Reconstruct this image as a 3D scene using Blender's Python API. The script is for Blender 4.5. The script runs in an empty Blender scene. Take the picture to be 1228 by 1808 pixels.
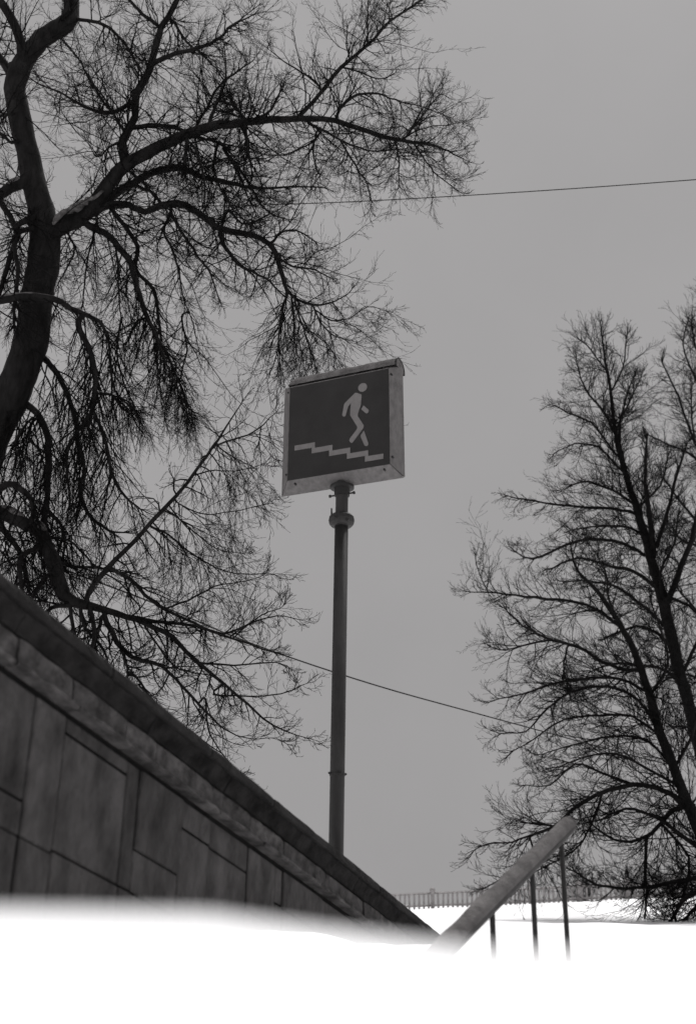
import bpy, bmesh, math, random
from mathutils import Vector, Matrix, noise

# ------------------------------------------------------------------ camera, sky, sun, exposure
scene = bpy.context.scene
col = scene.collection
R = math.radians
PITCH, ROLL, EYE = R(21.5), R(0.8), 0.6
FW = Vector((0, math.cos(PITCH), math.sin(PITCH)))
_u = Vector((0, -math.sin(PITCH), math.cos(PITCH))); _r = Vector((1, 0, 0))
RT = _r * math.cos(ROLL) + _u * math.sin(ROLL)
UP = _u * math.cos(ROLL) - _r * math.sin(ROLL)
EYEP = Vector((0, 0, EYE))
cam = bpy.data.cameras.new('camera')
cam.sensor_fit = 'VERTICAL'; cam.sensor_height = 36.0; cam.lens = 35.0
cam.clip_start = 0.05; cam.clip_end = 5000
cam.dof.use_dof = True; cam.dof.focus_distance = 11.0; cam.dof.aperture_fstop = 1.7
camo = bpy.data.objects.new('camera', cam); col.objects.link(camo)
m3 = Matrix((RT, UP, -FW)).transposed()
camo.matrix_world = Matrix.Translation(EYEP) @ m3.to_4x4()
scene.camera = camo

SUN_EL, SUN_AZ = R(70), R(16)          # high hazy sun beyond the sign, azimuth from +Y towards +X
world = bpy.data.worlds.new('World'); scene.world = world
world.use_nodes = True
nt = world.node_tree; nt.nodes.clear()
wo = nt.nodes.new('ShaderNodeOutputWorld'); bg = nt.nodes.new('ShaderNodeBackground')
sky = nt.nodes.new('ShaderNodeTexSky'); sky.sky_type = 'NISHITA'; sky.sun_disc = False
sky.sun_elevation = SUN_EL; sky.sun_rotation = SUN_AZ; sky.dust_density = 6.0
bw = nt.nodes.new('ShaderNodeRGBToBW')
mx = nt.nodes.new('ShaderNodeMixRGB'); mx.inputs['Fac'].default_value = 0.985
# even overcast veil, neutral grey with faint soft cloud mottling
wtc = nt.nodes.new('ShaderNodeTexCoord'); wn = nt.nodes.new('ShaderNodeTexNoise')
wn.inputs['Scale'].default_value = 2.2; wn.inputs['Detail'].default_value = 5; wn.inputs['Roughness'].default_value = 0.55
wr = nt.nodes.new('ShaderNodeValToRGB')
wr.color_ramp.elements[0].position = 0.3; wr.color_ramp.elements[1].position = 0.7
VEIL = 1.40
wr.color_ramp.elements[0].color = (VEIL * .955, VEIL * .935, VEIL * .94, 1); wr.color_ramp.elements[1].color = (VEIL * 1.075, VEIL * 1.05, VEIL * 1.055, 1)
nt.links.new(wtc.outputs['Generated'], wn.inputs['Vector']); nt.links.new(wn.outputs['Fac'], wr.inputs['Fac'])
nt.links.new(wr.outputs['Color'], mx.inputs['Color2'])
nt.links.new(sky.outputs['Color'], bw.inputs['Color'])
nt.links.new(bw.outputs['Val'], mx.inputs['Color1'])
nt.links.new(mx.outputs['Color'], bg.inputs['Color'])
bg.inputs['Strength'].default_value = 0.1
nt.links.new(bg.outputs[0], wo.inputs['Surface'])

sl = bpy.data.lights.new('sun', 'SUN'); sl.energy = 1.5; sl.angle = R(35); sl.color = (1.0, 0.985, 0.975)
so = bpy.data.objects.new('sun', sl); col.objects.link(so)
sd = Vector((math.sin(SUN_AZ) * math.cos(SUN_EL), math.cos(SUN_AZ) * math.cos(SUN_EL), math.sin(SUN_EL)))
so.rotation_euler = (-sd).to_track_quat('-Z', 'Y').to_euler(); so.location = (0, 0, 30)

scene.view_settings.view_transform = 'Standard'; scene.view_settings.look = 'None'
scene.view_settings.exposure = 1.3; scene.view_settings.gamma = 1.0
scene.view_settings.use_curve_mapping = False
scene.render.engine = 'CYCLES'
scene.render.resolution_x = 695; scene.render.resolution_y = 1024

# ------------------------------------------------------------------ helpers
FPX = 1758.0
def ray(px, py):
    return FW * FPX + RT * (px - 614.0) - UP * (py - 904.0)
def at(px, py, dist):                    # the place point seen at a photo pixel, at a plan distance in metres
    d = ray(px, py); return EYEP + d * (dist / math.hypot(d.x, d.y))

def tag(o, label=None, cat=None, group=None, kind=None):
    if label: o['label'] = label
    if cat: o['category'] = cat
    if group: o['group'] = group
    if kind: o['kind'] = kind
    return o
def empty(name, loc=(0, 0, 0)):
    o = bpy.data.objects.new(name, None); o.empty_display_size = 0.2; o.location = loc
    col.objects.link(o); return o
def link(name, me, mat, parent=None):
    o = bpy.data.objects.new(name, me); col.objects.link(o)
    if mat and not me.materials: me.materials.append(mat)
    if parent:
        o.parent = parent
        q = parent
        off = Vector((0, 0, 0))
        while q: off += Vector(q.location); q = q.parent
        o.location = -off
    return o
def meshobj(name, vs, fs, mat, parent=None, smooth=False):
    me = bpy.data.meshes.new(name); me.from_pydata([tuple(v) for v in vs], [], fs); me.update()
    if smooth: me.polygons.foreach_set('use_smooth', [True] * len(me.polygons))
    return link(name, me, mat, parent)
def bmobj(name, bm, mat, parent=None, smooth=False):
    me = bpy.data.meshes.new(name); bmesh.ops.recalc_face_normals(bm, faces=bm.faces[:]); bm.to_mesh(me); bm.free()
    if smooth: me.polygons.foreach_set('use_smooth', [True] * len(me.polygons))
    return link(name, me, mat, parent)

def tube(vs, fs, pts, rad, sides, cap=True, bump=0.0, seed=0):
    n = len(pts); base = len(vs)
    ref = None
    for i in range(n):
        t = pts[min(i + 1, n - 1)] - pts[max(i - 1, 0)]
        if t.length < 1e-9: t = Vector((0, 0, 1))
        t = t.normalized()
        if ref is None:
            ref = Vector((0, 0, 1)) if abs(t.z) < 0.8 else Vector((1, 0, 0))
        b = (ref - t * ref.dot(t)); b = b.normalized() if b.length > 1e-6 else t.orthogonal().normalized()
        ref = b; c = t.cross(b); p = pts[i]; r = rad[i]
        for k in range(sides):
            a = 2 * math.pi * k / sides
            rr = r
            if bump: rr = r * (1 + bump * noise.noise(Vector((p.x * 3 + math.cos(a) * 2 + seed, p.y * 3 + math.sin(a) * 2, p.z * 3))))
            vs.append(p + b * (math.cos(a) * rr) + c * (math.sin(a) * rr))
    for i in range(n - 1):
        for k in range(sides):
            k2 = (k + 1) % sides; q = base + i * sides
            fs.append((q + k, q + k2, q + sides + k2, q + sides + k))
    if cap:
        fs.append(tuple(base + k for k in range(sides))[::-1])
        fs.append(tuple(base + (n - 1) * sides + k for k in range(sides)))

# ------------------------------------------------------------------ materials
def mat(name, c1, c2=None, scale=6.0, rough=0.8, bump=0.0, bscale=30.0, stretch=(1, 1, 1), detail=6.0, ramp=(0.35, 0.65), metal=0.0, spec=0.3, vary=0.0):
    m = bpy.data.materials.new(name); m.use_nodes = True
    t = m.node_tree; b = t.nodes['Principled BSDF']
    b.inputs['Roughness'].default_value = rough; b.inputs['Metallic'].default_value = metal
    b.inputs['Specular IOR Level'].default_value = spec
    tc = t.nodes.new('ShaderNodeTexCoord'); mp = t.nodes.new('ShaderNodeMapping')
    mp.inputs['Scale'].default_value = stretch
    t.links.new(tc.outputs['Object'], mp.inputs['Vector'])
    if c2 is None: b.inputs['Base Color'].default_value = (*c1, 1)
    else:
        n = t.nodes.new('ShaderNodeTexNoise'); n.inputs['Scale'].default_value = scale; n.inputs['Detail'].default_value = detail
        n.inputs['Roughness'].default_value = 0.62
        r = t.nodes.new('ShaderNodeValToRGB')
        r.color_ramp.elements[0].position = ramp[0]; r.color_ramp.elements[1].position = ramp[1]
        r.color_ramp.elements[0].color = (*c1, 1); r.color_ramp.elements[1].color = (*c2, 1)
        t.links.new(mp.outputs['Vector'], n.inputs['Vector']); t.links.new(n.outputs['Fac'], r.inputs['Fac'])
        if vary:                       # each stone a little lighter or darker than its neighbours
            oi = t.nodes.new('ShaderNodeObjectInfo'); mr = t.nodes.new('ShaderNodeMapRange'); hs = t.nodes.new('ShaderNodeHueSaturation')
            mr.inputs['To Min'].default_value = 1 - vary; mr.inputs['To Max'].default_value = 1 + vary
            t.links.new(oi.outputs['Random'], mr.inputs['Value']); t.links.new(mr.outputs['Result'], hs.inputs['Value'])
            t.links.new(r.outputs['Color'], hs.inputs['Color']); t.links.new(hs.outputs['Color'], b.inputs['Base Color'])
        else: t.links.new(r.outputs['Color'], b.inputs['Base Color'])
    if bump:
        n2 = t.nodes.new('ShaderNodeTexNoise'); n2.inputs['Scale'].default_value = bscale; n2.inputs['Detail'].default_value = 8
        bp = t.nodes.new('ShaderNodeBump'); bp.inputs['Strength'].default_value = bump; bp.inputs['Distance'].default_value = 0.02
        t.links.new(mp.outputs['Vector'], n2.inputs['Vector']); t.links.new(n2.outputs['Fac'], bp.inputs['Height'])
        t.links.new(bp.outputs['Normal'], b.inputs['Normal'])
    return m
def g(v): return (v * 1.03, v * 0.985, v * 0.985)
M = {
    'snow': mat('snow', (0.86, 0.86, 0.875), (0.92, 0.92, 0.93), 1.5, 0.9, 0.25, 9.0, spec=0.1),
    'old_snow': mat('old_snow', g(0.04), g(0.17), 9, 0.95, 0.6, 60, spec=0.1),
    'bark': mat('bark', g(0.007), g(0.020), 9, 0.95, 0.8, 26, (1, 1, 0.35), spec=0.1),
    'far_bark': mat('far_bark', g(0.006), g(0.014), 5, 0.95, spec=0.1),
    'twig': mat('twig', g(0.007), None, rough=0.95, spec=0.05),
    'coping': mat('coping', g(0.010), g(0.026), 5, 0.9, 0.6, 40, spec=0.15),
    'shaded_cove': mat('shaded_cove', g(0.005), g(0.022), 8, 0.95, 0.5, 40, spec=0.1),  # stained stone, its colour darkened further for the shade under the coping
    'stone': mat('stone', g(0.017), g(0.085), 7, 0.9, 1.0, 32, (1, 1, 0.5), detail=10, ramp=(0.28, 0.72), spec=0.15, vary=.22),
    'frieze': mat('frieze', g(0.03), g(0.10), 13, 0.9, 0.8, 35, detail=10, spec=0.15, vary=.25),
    'ledge': mat('ledge', g(0.03), g(0.14), 7, 0.9, 0.5, 50, ramp=(0.4, 0.72), spec=0.15),
    'mortar': mat('mortar', g(0.006), g(0.012), 12, 0.95, spec=0.1),
    'pole': mat('pole', g(0.019), g(0.031), 14, 0.6, 0.15, 60, (1, 1, 0.3), spec=0.3),
    'dark_metal': mat('dark_metal', g(0.012), g(0.02), 20, 0.6),
    'panel': mat('panel', g(0.020), g(0.027), 4, 0.5, 0.05, 80, spec=0.25),
    'print': mat('print', g(0.15), g(0.18), 20, 0.6, spec=0.2),
    'frame': mat('frame', g(0.10), g(0.145), 22, 0.7, 0.2, 70, (1, 1, 0.5), spec=0.2),
    'rail': mat('rail', g(0.028), g(0.055), 6, 0.75, 0.4, 50, spec=0.2),
    'frost': mat('frost', g(0.075), g(0.17), 9, 0.95, 0.7, 70, ramp=(0.3, 0.7), spec=0.1),
    'cable': mat('cable', g(0.012), None, rough=0.8),
    'fence': mat('fence', g(0.2), g(0.32), 4, 0.9),  # dark fence made paler: light-leak glare is put into its colour
}

# ------------------------------------------------------------------ snow ground
WA = R(24.1); WD = 2.76                                     # wall heading in plan, and how far it runs from the camera
AX = Vector((math.sin(WA), math.cos(WA), 0)); NX = Vector((math.cos(WA), -math.sin(WA), 0))
def sst(a, b, x):
    t = max(0.0, min(1.0, (x - a) / (b - a))); return t * t * (3 - 2 * t)
def lerpt(tab, x):
    if x <= tab[0][0]: return tab[0][1]
    for (a, b), (c, d) in zip(tab, tab[1:]):
        if x <= c: return b + (d - b) * (x - a) / (c - a)
    return tab[-1][1]
def fence_base(x): return lerpt([(-40, 0.0), (0, 0.16), (10.5, 0.74), (18, 1.18), (40, 1.7), (80, 1.8)], x)
def ground(x, y):
    p = Vector((x, y, 0)); s = p.dot(AX); q = p.dot(NX) + WD
    far = sst(9, 60, y); z = 0.33 * (1 - far) + fence_base(x) * far
    if y > 64: z = z + (0.0 - z) * sst(64, 120, y)
    r = math.hypot(x, y)
    z += 0.10 * noise.noise(Vector((x * 0.35, y * 0.35, 1.3))) * sst(4, 9, r) * (1 - sst(40, 60, y)) + 0.03 * noise.noise(Vector((x * 1.1, y * 1.1, 5)))
    crest = lerpt([(-6, 0.42), (2, 0.47), (4.6, 0.46), (6.0, 0.36), (7.6, 0.33), (9.5, 0.33)], s)
    w = sst(-0.45, -0.05, q) * (1 - sst(0.55, 1.35, q)) * (1 - sst(8.5, 11, s))
    drift = crest + 0.035 * noise.noise(Vector((x * 1.7, y * 1.7, 2.2))) + 0.02 * noise.noise(Vector((x * 5, y * 5, 7.7)))
    z = z * (1 - w) + max(z, drift) * w
    # added snow bank imitating a white light-leak fade: low crest ahead, falling off beyond
    top = EYE - lerpt([(-.30, .005), (-.05, .005), (-.005, .012), (.03, .016), (.06, .019), (.2, .023), (.4, .025)], x) + 0.0025 * noise.noise(Vector((x * 6, y * 6, 3.1)))
    bank = top - 0.16 * max(0.0, .56 - y) - 0.42 * max(0.0, y - .56) ** 1.4
    b = 1 - sst(1.0, 2.6, r)
    z = z * (1 - b) + bank * b
    return z
def axis(lo, hi, fine, n):
    out = []; v = 0.0; st = fine
    while v < hi: out.append(v); v += st; st *= 1.0 if v < 12 else 1.12
    out.append(hi); v = -fine; st = fine
    while v > lo: out.insert(0, v); v -= st; st *= 1.0 if v > -n else 1.15
    out.insert(0, lo); return out
xs = axis(-2500, 2500, 0.07, 6); ys = axis(-2500, 2500, 0.07, 2.5)
vs = [(x, y, ground(x, y)) for y in ys for x in xs]; nx = len(xs)
fs = [(j * nx + i, j * nx + i + 1, (j + 1) * nx + i + 1, (j + 1) * nx + i) for j in range(len(ys) - 1) for i in range(nx - 1)]
tag(meshobj('snow_ground', vs, fs, M['snow'], None, True), kind='structure')

# ------------------------------------------------------------------ stone wall with raking courses
S0, Z0, SLOPE = 2.855, 1.732, -0.2697
def wp(s, v, out):                                         # along the wall, below its raking top, out from its face
    return AX * s + NX * (out - WD) + Vector((0, 0, Z0 + SLOPE * (s - S0) - v))
wall = empty('retaining_wall', wp(3.5, 1.9, 0))
tag(wall, 'dark weathered stone parapet wall with raking coping sloping down past the signpost', 'wall')
def slab(name, s0, s1, v0, v1, back, front, m, bev=0.006, prof=None, rough=0):
    bm = bmesh.new()
    prof = prof or [(v0, back), (v0, front), (v1, front), (v1, back)]
    n = len(prof)
    k = max(1, int((s1 - s0) / .045)) if rough else 1
    rings = []
    for q in range(k + 1):
        sq = s0 + (s1 - s0) * q / k; e = (.006 if q in (0, k) else 0) if rough else 0
        ring = []
        for v, o in prof:
            if rough and o > -.01:
                n1 = noise.noise(Vector((sq * 9, v * 60, o * 30))); n2 = noise.noise(Vector((sq * 34, v * 90, 4.0)))
                o = o + rough * (n1 + .6 * n2) - e; v = v + rough * .6 * noise.noise(Vector((sq * 16, o * 80, v * 70 + 8)))
                if n2 > .33: o -= rough * 1.6          # a chip out of the arris
            ring.append(bm.verts.new(wp(sq, v, o)))
        rings.append(ring)
    for A, B in zip(rings, rings[1:]):
        for i in range(n): bm.faces.new((A[i], A[(i + 1) % n], B[(i + 1) % n], B[i]))
    bm.faces.new(rings[0][::-1]); bm.faces.new(rings[-1])
    if bev and not rough: bmesh.ops.bevel(bm, geom=bm.edges[:], offset=bev, segments=1, affect='EDGES')
    return bmobj(name, bm, m, wall)
rnd = random.Random(11)
slab('core', -5.0, 9.6, 0.06, 3.2, -0.34, -0.014, M['mortar'], 0)
def courses(seq, f):
    for a, b in zip(seq, seq[1:]): f(a, b)
cope = [-5, -3.6, -2.2, -0.8, 0.55, 1.75, 2.6, 3.52, 4.37, 5.05, 5.88, 6.62, 7.5, 8.4, 9.5]
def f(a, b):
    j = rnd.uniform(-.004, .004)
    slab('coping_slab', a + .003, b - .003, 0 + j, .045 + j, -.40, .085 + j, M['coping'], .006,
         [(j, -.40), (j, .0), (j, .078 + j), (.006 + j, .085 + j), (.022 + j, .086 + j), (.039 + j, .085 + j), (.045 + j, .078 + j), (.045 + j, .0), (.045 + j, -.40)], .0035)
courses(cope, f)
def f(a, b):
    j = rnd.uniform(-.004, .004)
    slab('cornice_stone', a + .003, b - .003, .047, .13, -.2, 0, M['shaded_cove'], 0.004,
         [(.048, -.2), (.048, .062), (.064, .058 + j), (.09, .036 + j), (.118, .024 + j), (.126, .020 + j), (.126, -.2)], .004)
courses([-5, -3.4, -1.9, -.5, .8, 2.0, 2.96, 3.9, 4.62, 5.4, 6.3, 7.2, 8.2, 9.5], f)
def f(a, b):
    j = rnd.uniform(-.006, .006)
    slab('frieze_stone', a + .004, b - .004, .130, .232, -.012, .012 + j, M['frieze'], .006,
         [(.130, -.012), (.130, .006 + j), (.136, .012 + j), (.155, .012 + j), (.18, .012 + j), (.205, .012 + j), (.228, .012 + j), (.232, .006 + j), (.232, -.012)], .004)
courses([-5, -4, -3, -2, -1.1, -.2, .7, 1.5, 2.3, 2.99, 3.345, 3.74, 3.99, 4.52, 4.93, 5.33, 5.9, 6.5, 7.1, 7.8, 8.6, 9.4], f)
def f(a, b):
    j = rnd.uniform(-.006, .006)
    slab('ledge_stone', a + .004, b - .004, .234, .285, -.012, .055, M['ledge'], .004,
         [(.234, -.013), (.236, .020 + j), (.246, .062 + j), (.260, .064 + j), (.265, .050 + j), (.266, -.013)], .004)
courses([-5, -4, -3, -2, -1.1, -.2, .7, 1.5, 2.3, 2.95, 3.345, 3.735, 4.15, 4.53, 5.0, 5.45, 6.0, 6.5, 7.1, 7.8, 8.6, 9.4], f)
cols = [(2.66, 3.14, (.705, .83)), (3.14, 3.335, (.83,)), (3.335, 3.79, (.356, .82)), (3.79, 3.885, (.82,)), (3.885, 4.255, (.637, .82)),
        (4.255, 4.53, (.42, .9)), (4.53, 4.93, (.428, .9)), (4.93, 5.245, (.6,)), (5.245, 5.335, (.485,)), (5.335, 5.85, (.495,)), (5.85, 6.4, (.4,)), (6.4, 7.1, (.5,)), (7.1, 8, ())]
cols += [(a, b, (c, c + .4)) for a, b, c in [(-4.9, -4.2, .5), (-4.2, -3.5, .36), (-3.5, -2.8, .7), (-2.8, -2.1, .42), (-2.1, -1.4, .6), (-1.4, -.7, .36), (-.7, 0, .5), (0, .7, .7), (.7, 1.4, .4), (1.4, 2.05, .55), (2.05, 2.66, .36)]]
strong = {.356, .82, .42, .428, .495, .705, .485}
for a, b, hs in cols:
    vv = [.292] + list(hs) + [1.35, 1.9]
    base = rnd.uniform(-.005, .005)
    for c, d in zip(vv, vv[1:]):
        j = base + rnd.uniform(-.005, .008); e = .008 if d in strong else .002
        slab('stone_tile', a + rnd.uniform(.001, .005), b - rnd.uniform(.001, .005), c + .003, d - e, -.012, .002 + j, M['stone'], .006)

# ------------------------------------------------------------------ underpass sign on its pole
PX, PY = -0.0544, 7.9998
pz = ground(PX, PY)
sp = empty('underpass_sign', (PX, PY, pz))
tag(sp, 'square underpass sign box with walking figure above steps, on a dark metal pole', 'sign')
def cyl_z(name, r, z0, z1, m, parent, seg=24, x=PX, y=PY):
    v, fc = [], []; tube(v, fc, [Vector((x, y, z0)), Vector((x, y, z1))], [r, r], seg)
    return meshobj(name, v, fc, m, parent)
def lathe(name, prof, m, parent, seg=28, x=PX, y=PY):
    v, fc = [], []
    for r, z in prof:
        for k in range(seg): v.append((x + r * math.cos(2 * math.pi * k / seg), y + r * math.sin(2 * math.pi * k / seg), z))
    n = len(prof)
    for i in range(n - 1):
        for k in range(seg): fc.append((i * seg + k, i * seg + (k + 1) % seg, (i + 1) * seg + (k + 1) % seg, (i + 1) * seg + k))
    fc.append(tuple(range(seg))[::-1]); fc.append(tuple((n - 1) * seg + k for k in range(seg)))
    return meshobj(name, v, fc, m, parent, False)
def zat(py):
    d = ray(600, py); return EYE + d.z * (8.0 / math.hypot(d.x, d.y))
zc = zat(919)
pole = cyl_z('pole', .058, pz - .4, zc, M['pole'], sp)
cyl_z('upper_pole', .054, zc - .02, 4.06, M['pole'], sp)
for p in pole.data.polygons: p.use_smooth = len(p.vertices) == 4
lathe('collar', [(.05, zc - .058), (.088, zc - .052), (.106, zc - .03), (.112, zc), (.106, zc + .03), (.085, zc + .05), (.05, zc + .055)], M['pole'], sp)
v, fc = [], []; tube(v, fc, [Vector((PX - .085, PY - .03, zc + .03)), Vector((PX - .088, PY - .03, zc + .10))], [.009, .006], 8); meshobj('collar_bolt', v, fc, M['dark_metal'], sp)
for k, (dx, dz) in enumerate([(-.05, -.005), (.055, -.028)]):
    v, fc = [], []; tube(v, fc, [Vector((PX + dx, PY - .085, zc + dz)), Vector((PX + dx, PY - .118, zc + dz))], [.012, .012], 8); meshobj('collar_bolt', v, fc, M['dark_metal'], sp)
zj = zat(1368)
lathe('weld_ring', [(.05, zj - .012), (.0625, zj - .008), (.0635, zj), (.0625, zj + .008), (.05, zj + .012)], M['pole'], sp)
for dx, dz in [(-.056, .01), (.02, .015), (.058, .004)]:
    v, fc = [], []; y0 = PY - math.sqrt(max(0, .058 ** 2 - dx * dx))
    tube(v, fc, [Vector((PX + dx, y0 + .01, zj + dz)), Vector((PX + dx * 1.15, y0 - .016, zj + dz))], [.009, .009], 8); meshobj('pole_bolt', v, fc, M['dark_metal'], sp)
YAW = -0.3923; TILT = 0.0102
SX = Vector((math.cos(YAW), math.sin(YAW), 0)); SY = Vector((-math.sin(YAW), math.cos(YAW), 0)); SZ = Vector((0, 0, 1))
SX, SZ = SX * math.cos(TILT) + SZ * math.sin(TILT), SZ * math.cos(TILT) - SX * math.sin(TILT)
SO = Vector((-.0994, 7.9, 4.5422)); PW, PH, FA, FD = .9686, .9353, .088, .124
def sg(u, v, d): return SO + SX * u + SZ * v + SY * d
zb = zat(873)
v, fc = [], []; c0 = Vector((PX, PY, zb))
tube(v, fc, [c0 - SX * .118, c0 + SX * .118], [.008, .008], 8)
rod = meshobj('cross_rod', v, fc, M['dark_metal'], sp)
for s in (-1, 1):
    v, fc = [], []; tube(v, fc, [c0 + SX * s * .105, c0 + SX * s * .120], [.015, .015], 6); meshobj('rod_nut', v, fc, M['dark_metal'], rod)
lathe('flange', [(.05, 3.90), (.066, 3.90), (.068, 3.965), (.105, 3.972), (.105, 3.992), (.05, 3.992)], M['dark_metal'], sp)
# box: front panel, four sloping frame sides mitred at the corners, the same behind
w2, h2 = PW / 2, PH / 2
front = [(-w2, h2), (w2, h2), (w2, -h2), (-w2, -h2)]
back = [(-w2 - FA * 1.25, h2 + FA * .8), (w2 + FA, h2 + FA * .8), (w2 + FA, -h2 - FA), (-w2 - FA * 1.25, -h2 - FA)]
def plate(name, quad_f, quad_b, m, parent, bev=.004):
    bm = bmesh.new(); A = [bm.verts.new(p) for p in quad_f]; B = [bm.verts.new(p) for p in quad_b]
    n = len(A); bm.faces.new(A); bm.faces.new(B[::-1])
    for i in range(n): bm.faces.new((A[i], B[i], B[(i + 1) % n], A[(i + 1) % n]))
    if bev: bmesh.ops.bevel(bm, geom=bm.edges[:], offset=bev, segments=1, affect='EDGES')
    return bmobj(name, bm, m, parent)
box = plate('sign_body', [sg(u * .985, v * .985, .012) for u, v in front], [sg(u * .985, v * .985, 2 * FD - .012) for u, v in front], M['dark_metal'], sp, 0)
panel = plate('panel', [sg(u * .997, v * .997, .004) for u, v in front], [sg(u * .997, v * .997, .011) for u, v in front], M['panel'], sp, 0)
plate('rear_panel', [sg(u * .997, v * .997, 2 * FD - .011) for u, v in front], [sg(u * .997, v * .997, 2 * FD - .004) for u, v in front], M['panel'], sp, 0)
names = ['frame_top', 'frame_side', 'frame_bottom', 'frame_side']
for i in range(4):
    j = (i + 1) % 4
    def sh(pt, qt, k):     # shorten along the edge a touch so the mitre shows as a joint
        return (pt[0] + (qt[0] - pt[0]) * k, pt[1] + (qt[1] - pt[1]) * k)
    k = .0035
    a, b = sh(front[i], front[j], k), sh(front[j], front[i], k); c, d = sh(back[j], back[i], k), sh(back[i], back[j], k)
    for sgn in (0, 1):
        D = lambda t: t if sgn == 0 else 2 * FD - t
        o = [sg(*a, D(-.004)), sg(*b, D(-.004)), sg(*c, D(FD)), sg(*d, D(FD))]
        inn = [sg(a[0] * .985, a[1] * .985, D(.012)), sg(b[0] * .985, b[1] * .985, D(.012)), sg(c[0] * .97, c[1] * .97, D(FD - .0015)), sg(d[0] * .97, d[1] * .97, D(FD - .0015))]
        plate(names[i], o, inn, M['frame'], sp, .003)
# snow roof over the top frame
def arch(u, t, hgt, dep):                                    # t from 0 front to 1 rear
    a = math.pi * t
    return sg(u, h2 + .030 + hgt * math.sin(a) ** .7, FD - dep * math.cos(a))
nu, ntt = 60, 12
vs, fs = [], []
for i in range(nu + 1):
    u = -w2 - FA * .25 + (PW + FA * .95) * i / nu
    e = min(1, (i + .3) / 4.0) ** .5 * (1 if i < nu - 1 else .96)
    for k in range(ntt + 1):
        h = .105 * e * (1 + .10 * noise.noise(Vector((u * 9, k * .4, 0))) + .05 * noise.noise(Vector((u * 30, k * .9, 3))))
        vs.append(arch(u, k / ntt, h, .112 * (1 + .03 * noise.noise(Vector((u * 16, k, 9))))))
for i in range(nu):
    for k in range(ntt):
        q = i * (ntt + 1) + k; fs.append((q, q + 1, q + ntt + 2, q + ntt + 1))
fs.append(tuple(range(ntt + 1))); fs.append(tuple(nu * (ntt + 1) + k for k in range(ntt + 1))[::-1])
meshobj('snow_cap', vs, fs, M['frost'], sp, False)
vs, fs = [], []
ur = w2 + FA * .68
pts = [arch(ur, k / 14, .104, .110) for k in range(15)]
tube(vs, fs, pts, [.009] * 15, 8); meshobj('end_lip', vs, fs, M['dark_metal'], sp, True)
# printed figure and steps
def decal(name, poly, m=M['print']):
    plate(name, [sg(u, v, .0005) for u, v in poly], [sg(u, v, .006) for u, v in poly], m, panel, 0)
decal('figure_head', [(.2335 + .0425 * math.cos(a * math.pi / 12), .3235 + .0425 * math.sin(a * math.pi / 12)) for a in range(24)])
decal('figure_body', [(.163, .283), (.178, .280), (.223, .254), (.223, .235), (.216, .152), (.189, .075), (.187, .048), (.241, -.050), (.243, -.066), (.236, -.083), (.140, -.199), (.128, -.203), (.113, -.190), (.108, -.178), (.112, -.160), (.18, -.079), (.183, -.066), (.181, -.053), (.115, .069), (.117, .12), (.121, .17), (.122, .192), (.095, .158), (.073, .080), (.067, .070), (.055, .068), (.043, .076), (.040, .090), (.058, .190), (.066, .202)])
decal('figure_arm', [(.242, .142), (.288, .092), (.291, .078), (.285, .065), (.272, .058), (.262, .062), (.220, .108)])
decal('figure_leg', [(.245, -.105), (.285, -.232), (.284, -.248), (.274, -.258), (.260, -.257), (.250, -.248), (.215, -.162), (.216, -.142)])
st = []
for k in range(5): st += [(-.418 + k * .171, -.134 - k * .0555), (-.247 + (k + (.02 if k < 4 else 0)) * .171, -.134 - k * .0555)]
lo = []
for k in range(4, -1, -1):
    lo += [(-.247 + k * .171 + (.0 if k == 4 else .0), -.180 - k * .0555), (-.418 + k * .171 - (.03 if k else 0), -.180 - k * .0555)]
up = []
for k in range(5):
    a = -.418 + k * .168; b = a + .168 + (.030 if k < 4 else 0); y = -.134 - k * .0555
    up += [(a if k == 0 else a + .030, y), (b, y)]
dn = []
for k in range(4, -1, -1):
    a = -.418 + k * .168; b = a + .168; y = -.182 - k * .0555
    dn += [(b + (0 if k == 4 else 0), y), (a, y)]
decal('steps', up + dn)
for u, vv in [(-.417, .483), (.431, .487), (-.497, .42), (-.492, -.406), (-.416, -.494), (.421, -.494), (.500, -.397), (.500, .405)]:
    e = max(abs(u) - w2, abs(vv) - h2); d = e / FA * FD
    v, fc = [], []; tube(v, fc, [sg(u, vv, d + .006), sg(u, vv, d - .016)], [.0115, .0095], 8); meshobj('screw', v, fc, M['dark_metal'], sp)

# ------------------------------------------------------------------ handrail
RA, RB = at(1003, 1458, 6.3), at(806, 1654, 5.0)
rd = (RB - RA).normalized()
hr = empty('handrail', (RA.x, RA.y, ground(RA.x, RA.y)))
tag(hr, 'thick frosted pipe handrail on thin posts sinking into the snow', 'handrail')
vs, fs = [], []
L = (RB - RA).length + .75
pts = [RA + rd * (L * i / 24) for i in range(25)]
pts = [RA - rd * .022, RA - rd * .014] + pts
tube(vs, fs, pts, [.022, .036] + [.046] * 25, 20); meshobj('rail_pipe', vs, fs, M['rail'], hr, True)
vs, fs = [], []; n = 60; kk = 9
side = rd.cross(Vector((0, 0, 1))).normalized(); upv = side.cross(rd).normalized()
for i in range(n + 1):
    p = RA + rd * (-.02 + (L * .98) * i / n); e = min(1, (i + .4) / 4) ** .5
    for k in range(kk + 1):
        a = R(5) + R(170) * k / kk
        nn = noise.noise(p * 7 + Vector((k * .35, 0, 0)))
        r = .0465 + (.011 + .012 * nn) * e * max(0, math.sin(math.pi * k / kk)) ** .6
        vs.append(p + side * (math.cos(a) * r) + upv * (math.sin(a) * r))
for i in range(n):
    for k in range(kk): q = i * (kk + 1) + k; fs.append((q, q + 1, q + kk + 2, q + kk + 1))
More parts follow.
